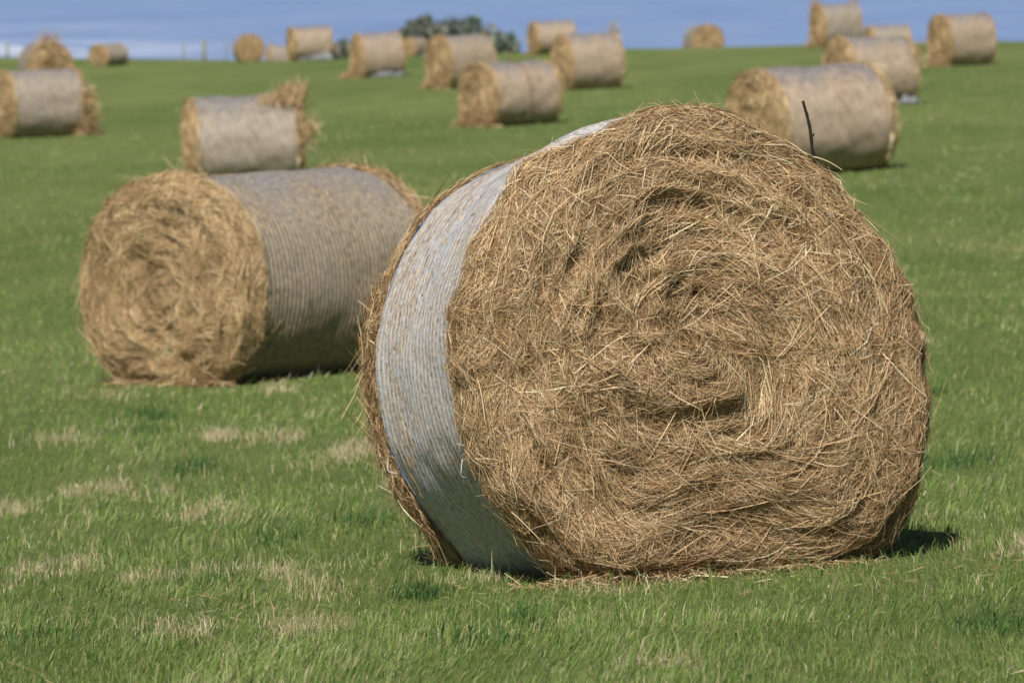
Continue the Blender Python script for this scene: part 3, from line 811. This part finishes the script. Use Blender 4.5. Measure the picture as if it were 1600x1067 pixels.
tuft(ROOT[16], .5, .60, .9, 250, .2, 7, .6, .6); tuft(ROOT[12], .1, .62, 1.18, 160, .16, 8, .9, .5)
def spill(root, cx, cy, rx, ry, hz, n, sd):
    link('spilled_hay', strand_mesh('spilled_hay', [heap(n, cx, cy, rx, ry, hz, .16, .011, sd)]), root, kind='stuff')
spill(ROOT[7], -.25, -.75, .6, .35, .3, 900, 1); spill(ROOT[10], 0, -.68, .62, .25, .45, 900, 2); spill(ROOT[14], -.1, -.72, .5, .3, .5, 700, 3)
spill(ROOT[18], 0, -.70, .6, .25, .4, 700, 4); spill(ROOT[9], -.1, -.68, .6, .25, .35, 700, 5); spill(ROOT[11], 0, -.68, .5, .2, .25, 400, 6); spill(ROOT[1], .4, .7, .35, .25, .5, 500, 7)
for (i, x, y, w, h, rz, sd) in ((6, .55, .05, 1.1, .22, 1.5, 1), (6, .62, .35, .6, .28, 1.2, 2), (7, .60, .15, .9, .22, 1.5, 3), (7, .64, -.2, .5, .15, 1.7, 4), (16, .60, .45, .42, .20, 1.4, 5), (8, .55, .2, .7, .4, 1.5, 8)):
    s_ = link('net_scrap', scrap_mesh('net_scrap', w, h, sd), ROOT[i]); s_.location = (x, y, .02); s_.rotation_euler = (0, 0, rz)
# dark seam where the net overlaps on one barrel
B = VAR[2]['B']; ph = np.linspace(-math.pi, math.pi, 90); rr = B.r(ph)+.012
link('net_seam', tube_mesh('net_seam', np.stack([rr*np.cos(ph), .02+.02*noise(np.cos(ph)*2, np.sin(ph)*2, 0, 3), B.zc+rr*np.sin(ph)], -1), .02, plain('seam_dark_hay', (.20, .15, .10)), 5), ROOT[10])

# ------------------------------------------------------------------ shrubs and posts at the far edge
def rise(py, dist, z):
    d = ray(800, py); return EYE + d[2]/d[1]*dist - z

def shrub(px, dist, top, w, label, sd, n=1900):
    d_ = ray(px, 80); X = d_[0]/d_[1]*dist; z = float(terrain(X, dist)); h = rise(top, dist, z)
    w *= 1.3
    r = thing('shrub', label, 'shrub', 'dark shrubs at the far edge of the field'); r.location = (X, dist, z)
    g = np.random.default_rng(sd)
    lobes = [(g.uniform(-.32, .32)*w, g.uniform(-.25, .25)*w, h*g.uniform(.35, .78), g.uniform(.16, .30)*w) for _ in range(9)]
    lobes += [(0, 0, h*.84, .12*w), (.08*w, 0, h*.92, .07*w), (-.3*w, 0, h*.3, .2*w), (.3*w, 0, h*.3, .2*w)]
    Vs, Fs, Cs = [], [], []
    per = n//len(lobes)
    for j, (lx, ly, lz, lr) in enumerate(lobes):
        u = nrm(g.normal(0, 1, (per, 3)))*(g.uniform(.25, 1.0, per)**.5)[:, None]*lr*np.array([1, 1, .95])
        c = u+np.array([lx, ly, lz]); c[:, 2] = np.maximum(c[:, 2], .05)
        a = nrm(g.normal(0, 1, (per, 3))+np.array([0, 0, .5])); b_ = nrm(np.cross(a, g.normal(0, 1, (per, 3)))); s_ = g.uniform(.07, .15, per)[:, None]
        q = np.stack([c-a*s_, c+b_*s_*.5, c+a*s_, c-b_*s_*.5], 1).reshape(-1, 3)
        Vs.append(q); Cs.append(np.repeat(np.array([[.17, .20, .16]])*g.uniform(.55, 1.7, (per, 1))*(1+.4*g.uniform(-1, 1))*np.array([[1+.3*g.uniform(-1, 1), 1, 1]]), 4, 0))  # leaf colour paled and greyed: distance haze put into the colour
    V = np.vstack(Vs); f = np.arange(len(V)).reshape(-1, 4)
    link('crown', make_mesh('crown', V, [f], col=np.vstack(Cs), mats=[LEAF]), r)
    tv, tg = [], []
    for j in range(4):
        lx, ly, lz, lr = lobes[j]
        v_, g_ = tube([(0.04*j-.06, 0, -.1), (lx*.4, ly*.4, lz*.5), (lx, ly, lz)], [.06, .04, .015], 6)
        off = sum(len(a) for a in tv); tv.append(v_); tg += [q+off for q in g_]
    link('trunk', make_mesh('trunk', np.vstack(tv), tg, mats=[BARK]), r)
shrub(661, 216, 24, 1.7, 'tall pointed dark shrub at the left of the shrub clump', 1)
shrub(703, 220, 31, 1.6, 'dark green shrub in the middle of the shrub clump', 2)
shrub(735, 217, 26, 2.0, 'broad dark shrub rising right of the middle of the shrub clump', 3)
shrub(780, 210, 54, 1.1, 'low dark shrub at the right end of the shrub clump', 4, 1600)
shrub(538, 208, 66, .8, 'low dark shrub standing alone left of the bale with spilled hay', 5, 1200)
shrub(630, 222, 40, 1.2, 'thin low shrub fading out left of the tall pointed shrub', 6, 700)

def fence_post(px, dist, top, w, label):
    d_ = ray(px, 80); X = d_[0]/d_[1]*dist; z = float(terrain(X, dist)); h = rise(top, dist, z)
    r = thing('fence_post', label, 'fence post', 'old fence posts along the far edge of the field'); r.location = (X, dist, z)
    pts = np.array([(0, 0, -.2), (0.01, 0, h*.5), (0.02, .01, h*.96), (.02, .01, h)]); 
    link('post', tube_mesh('post', pts, [w*.52, w*.5, w*.46, w*.36], POST, 8), r)
    st = np.array([(-w*.6, -w*.5, h*.8), (0, -w*.56, h*.8), (w*.6, -w*.5, h*.8)])
    link('wire_staple', tube_mesh('wire_staple', st, .006, POST, 5), r)
fence_post(318, 214, 62, .17, 'stout grey wooden post standing right of the low slumped bale')
fence_post(286, 219, 66, .06, 'thin faint post just left of the stout grey one')
fence_post(353, 214, 64, .06, 'thin faint post between the stout grey one and the three far bales')
fence_post(11, 248, 69, .13, 'grey post in front of the white surf at the left edge')

# ------------------------------------------------------------------ grass
def blades(X, Y, h, w, lean, col, g, droop=0.35):
    n = len(X); Z = terrain(X, Y)
    a = g.uniform(0, 2*math.pi, n); side = np.stack([np.cos(a), np.sin(a)*.6, 0*a], -1)
    root = np.stack([X, Y, Z-.005], -1); up = np.array([0, 0, 1.])
    L = np.stack([lean[0], lean[1], 0*a], -1)
    mid = root + up*(h*.55)[:, None] + L*(h*.22)[:, None]
    tip = root + up*(h*(1-droop*np.minimum(np.linalg.norm(L, axis=1), 1.4)))[:, None] + L*(h*.85)[:, None]
    hw = (w*.5)[:, None]
    V = np.stack([root-side*hw, root+side*hw, mid+side*hw*.8, mid-side*hw*.8, tip], 1).reshape(-1, 3)
    b = np.arange(n)*5
    q = np.stack([b, b+1, b+2, b+3], -1); t = np.stack([b+3, b+2, b+4], -1)
    return V, q, t, np.repeat(col, 5, 0)

def grass_field(name, X, Y, h, w, lean, col, g, m=GRASS):
    V, q, t, c = blades(X, Y, h, w, lean, col, g)
    return link(name, make_mesh(name, V, [q, t], col=c, mats=[m]), kind='stuff')

g = np.random.default_rng(77)
n = 440000
u = g.uniform(0, 1, n); pw = 1.8
Y0, Y1 = 11.2, 130.0
Y = (Y0**(1-pw) + u*(Y1**(1-pw)-Y0**(1-pw)))**(1/(1-pw))
X = g.uniform(-1, 1, n)*(0.100*Y+1.5)
cl = fbm(X*3.2, Y*1.6, 0, 5, 3); cl2 = noise(X*.7, Y*.35, 0, 6)
far = np.maximum(Y/16, 1.0)
h = 0.031*np.exp(g.normal(0, .42, n))*(1+.35*cl)*far**.12
w = 0.0026*np.exp(g.normal(0, .3, n))*far**.85
lx = .5+.9*noise(X*1.1, Y*.7, 0, 9)+g.normal(0, .5, n); ly = g.normal(0, .5, n)
pal = np.array([(.148, .222, .048), (.194, .268, .070), (.094, .160, .034), (.265, .302, .112), (.38, .33, .18), (.52, .45, .29)])
dryness = np.clip(.5*cl+.55*cl2, 0, 1)
k = g.uniform(0, 1, n)
thr = np.stack([.31-.1*dryness, .61-.2*dryness, .81-.25*dryness, .93-.16*dryness, .985-.05*dryness], 1)
idx = (k[:, None] > thr).sum(1)
col = pal[idx]*np.exp(g.normal(0, .2, n))[:, None]*(1+.18*cl[:, None]+.16*cl2[:, None]+.10*noise(X*.25, Y*.12, 0, 31)[:, None])
grass_field('grass', X, Y, h, w, (lx, ly), np.clip(col, .01, .7), g)

# bleached tufts where the mower left stubble: pixel of the photograph gives the spot, radii in metres
DRY = [(105, 772, .08, .25, 1.), (172, 770, .07, .3, .9), (225, 772, .16, .3, .6), (12, 800, .1, .35, 1.), (335, 806, .12, .4, .6), (128, 815, .05, .3, .5),
       (548, 706, .09, .4, .9), (345, 686, .07, .3, .7), (425, 688, .16, .4, .7), (395, 992, .14, .35, 1.2), (460, 988, .12, .25, .8), (240, 990, .15, .3, .5),
       (90, 892, .12, .4, .6), (260, 903, .35, .3, .8), (420, 905, .25, .4, .7), (470, 930, .2, .5, .5), (60, 930, .2, .4, .5), (440, 612, .10, .4, .25), (90, 690, .15, .5, .4),
       (930, 928, .16, .15, .4), (770, 905, .3, .15, .5), (1575, 860, .12, .4, .5), (1510, 812, .25, .5, .3), (1050, 1050, .1, .2, .4),
       (620, 870, .2, .3, .4), (560, 770, .15, .5, .2), (180, 620, .3, .7, .3), (480, 730, .2, .5, .3)]
XS, YS = [], []
for (px, py, rx, ry, dens) in DRY:
    c = hit(px, py); m_ = int(1350*dens*(rx*ry/.03)**.5*(1 if rx < .15 else .4))
    XS.append(c[0]+g.normal(0, rx*.6, m_)); YS.append(c[1]+g.normal(0, ry*.6, m_))
X = np.concatenate(XS); Y = np.concatenate(YS)
keep = fbm(X*7, Y*3.0, 0, 91, 2)+g.normal(0, .12, len(X)) > -0.02; X, Y = X[keep], Y[keep]
n = len(X); far = np.maximum(Y/16, 1)
h = .038*np.exp(g.normal(0, .42, n))*far**.25; w = .0022*np.exp(g.normal(0, .3, n))*far**.8
pal = np.array([(.52, .44, .27), (.62, .54, .36), (.40, .33, .17), (.26, .26, .10)])
col = pal[g.choice(4, n, p=[.4, .25, .25, .1])]*np.exp(g.normal(0, .15, n))[:, None]
grass_field('dry_grass', X, Y, h, w, (-.1+g.normal(0, .55, n), g.normal(0, .5, n)), np.clip(col, .02, .8), g)

# rank darker clumps with taller blades
DARK = [(300, 735, .12, 1.), (215, 650, .15, .6), (740, 1010, .12, .6), (650, 935, .06, .8), (1560, 985, .12, 1.), (230, 680, .1, .5), (420, 850, .12, .7), (330, 910, .1, .5), (250, 655, .08, .6),
        (1480, 730, .12, .7), (1530, 720, .1, .6), (820, 975, .06, .5), (30, 1000, .15, .6), (560, 820, .1, .5), (1460, 620, .1, .5)]
XS, YS = [], []
for (px, py, rx, dens) in DARK:
    c = hit(px, py); m_ = int(210*dens)
    XS.append(c[0]+g.normal(0, rx*.6, m_)); YS.append(c[1]+g.normal(0, rx*1.3, m_))
X = np.concatenate(XS); Y = np.concatenate(YS); n = len(X)
h = .058*np.exp(g.normal(0, .35, n)); w = .0036*np.exp(g.normal(0, .3, n))
col = np.array([[.060, .125, .032]])*np.exp(g.normal(0, .25, n))[:, None]
grass_field('rank_grass', X, Y, h, w, (.3+g.normal(0, .6, n), g.normal(0, .5, n)), np.clip(col, .01, .5), g)

# stalks dropped on the turf round the nearest bales
n = 1300
w_ = g.uniform(0, 1, n) < .55
X = np.where(w_, b0[0]+g.normal(-.15, .75, n), g.uniform(-1.6, 1.6, n)); Y = np.where(w_, b0[1]+g.normal(-.15, .35, n), g.uniform(12, 24, n))
a = g.uniform(0, 2*math.pi, n); ln = .035*np.exp(g.normal(0, .45, n)); Z = terrain(X, Y)+g.uniform(.012, .032, n)
D = np.stack([np.cos(a), np.sin(a), g.normal(0, .25, n)], -1)
P = np.stack([np.stack([X, Y, Z], -1)+D*(ln*t)[:, None] for t in (-.5, 0, .5)], 1)
V, f, c = ribbons(P, np.tile([0., 0., 1.], (n, 1)), np.full(n, .0018), straw_colours(n, g)*.85, g)
link('dropped_hay', make_mesh('dropped_hay', V, [f], col=c, mats=[HAY]), kind='stuff')
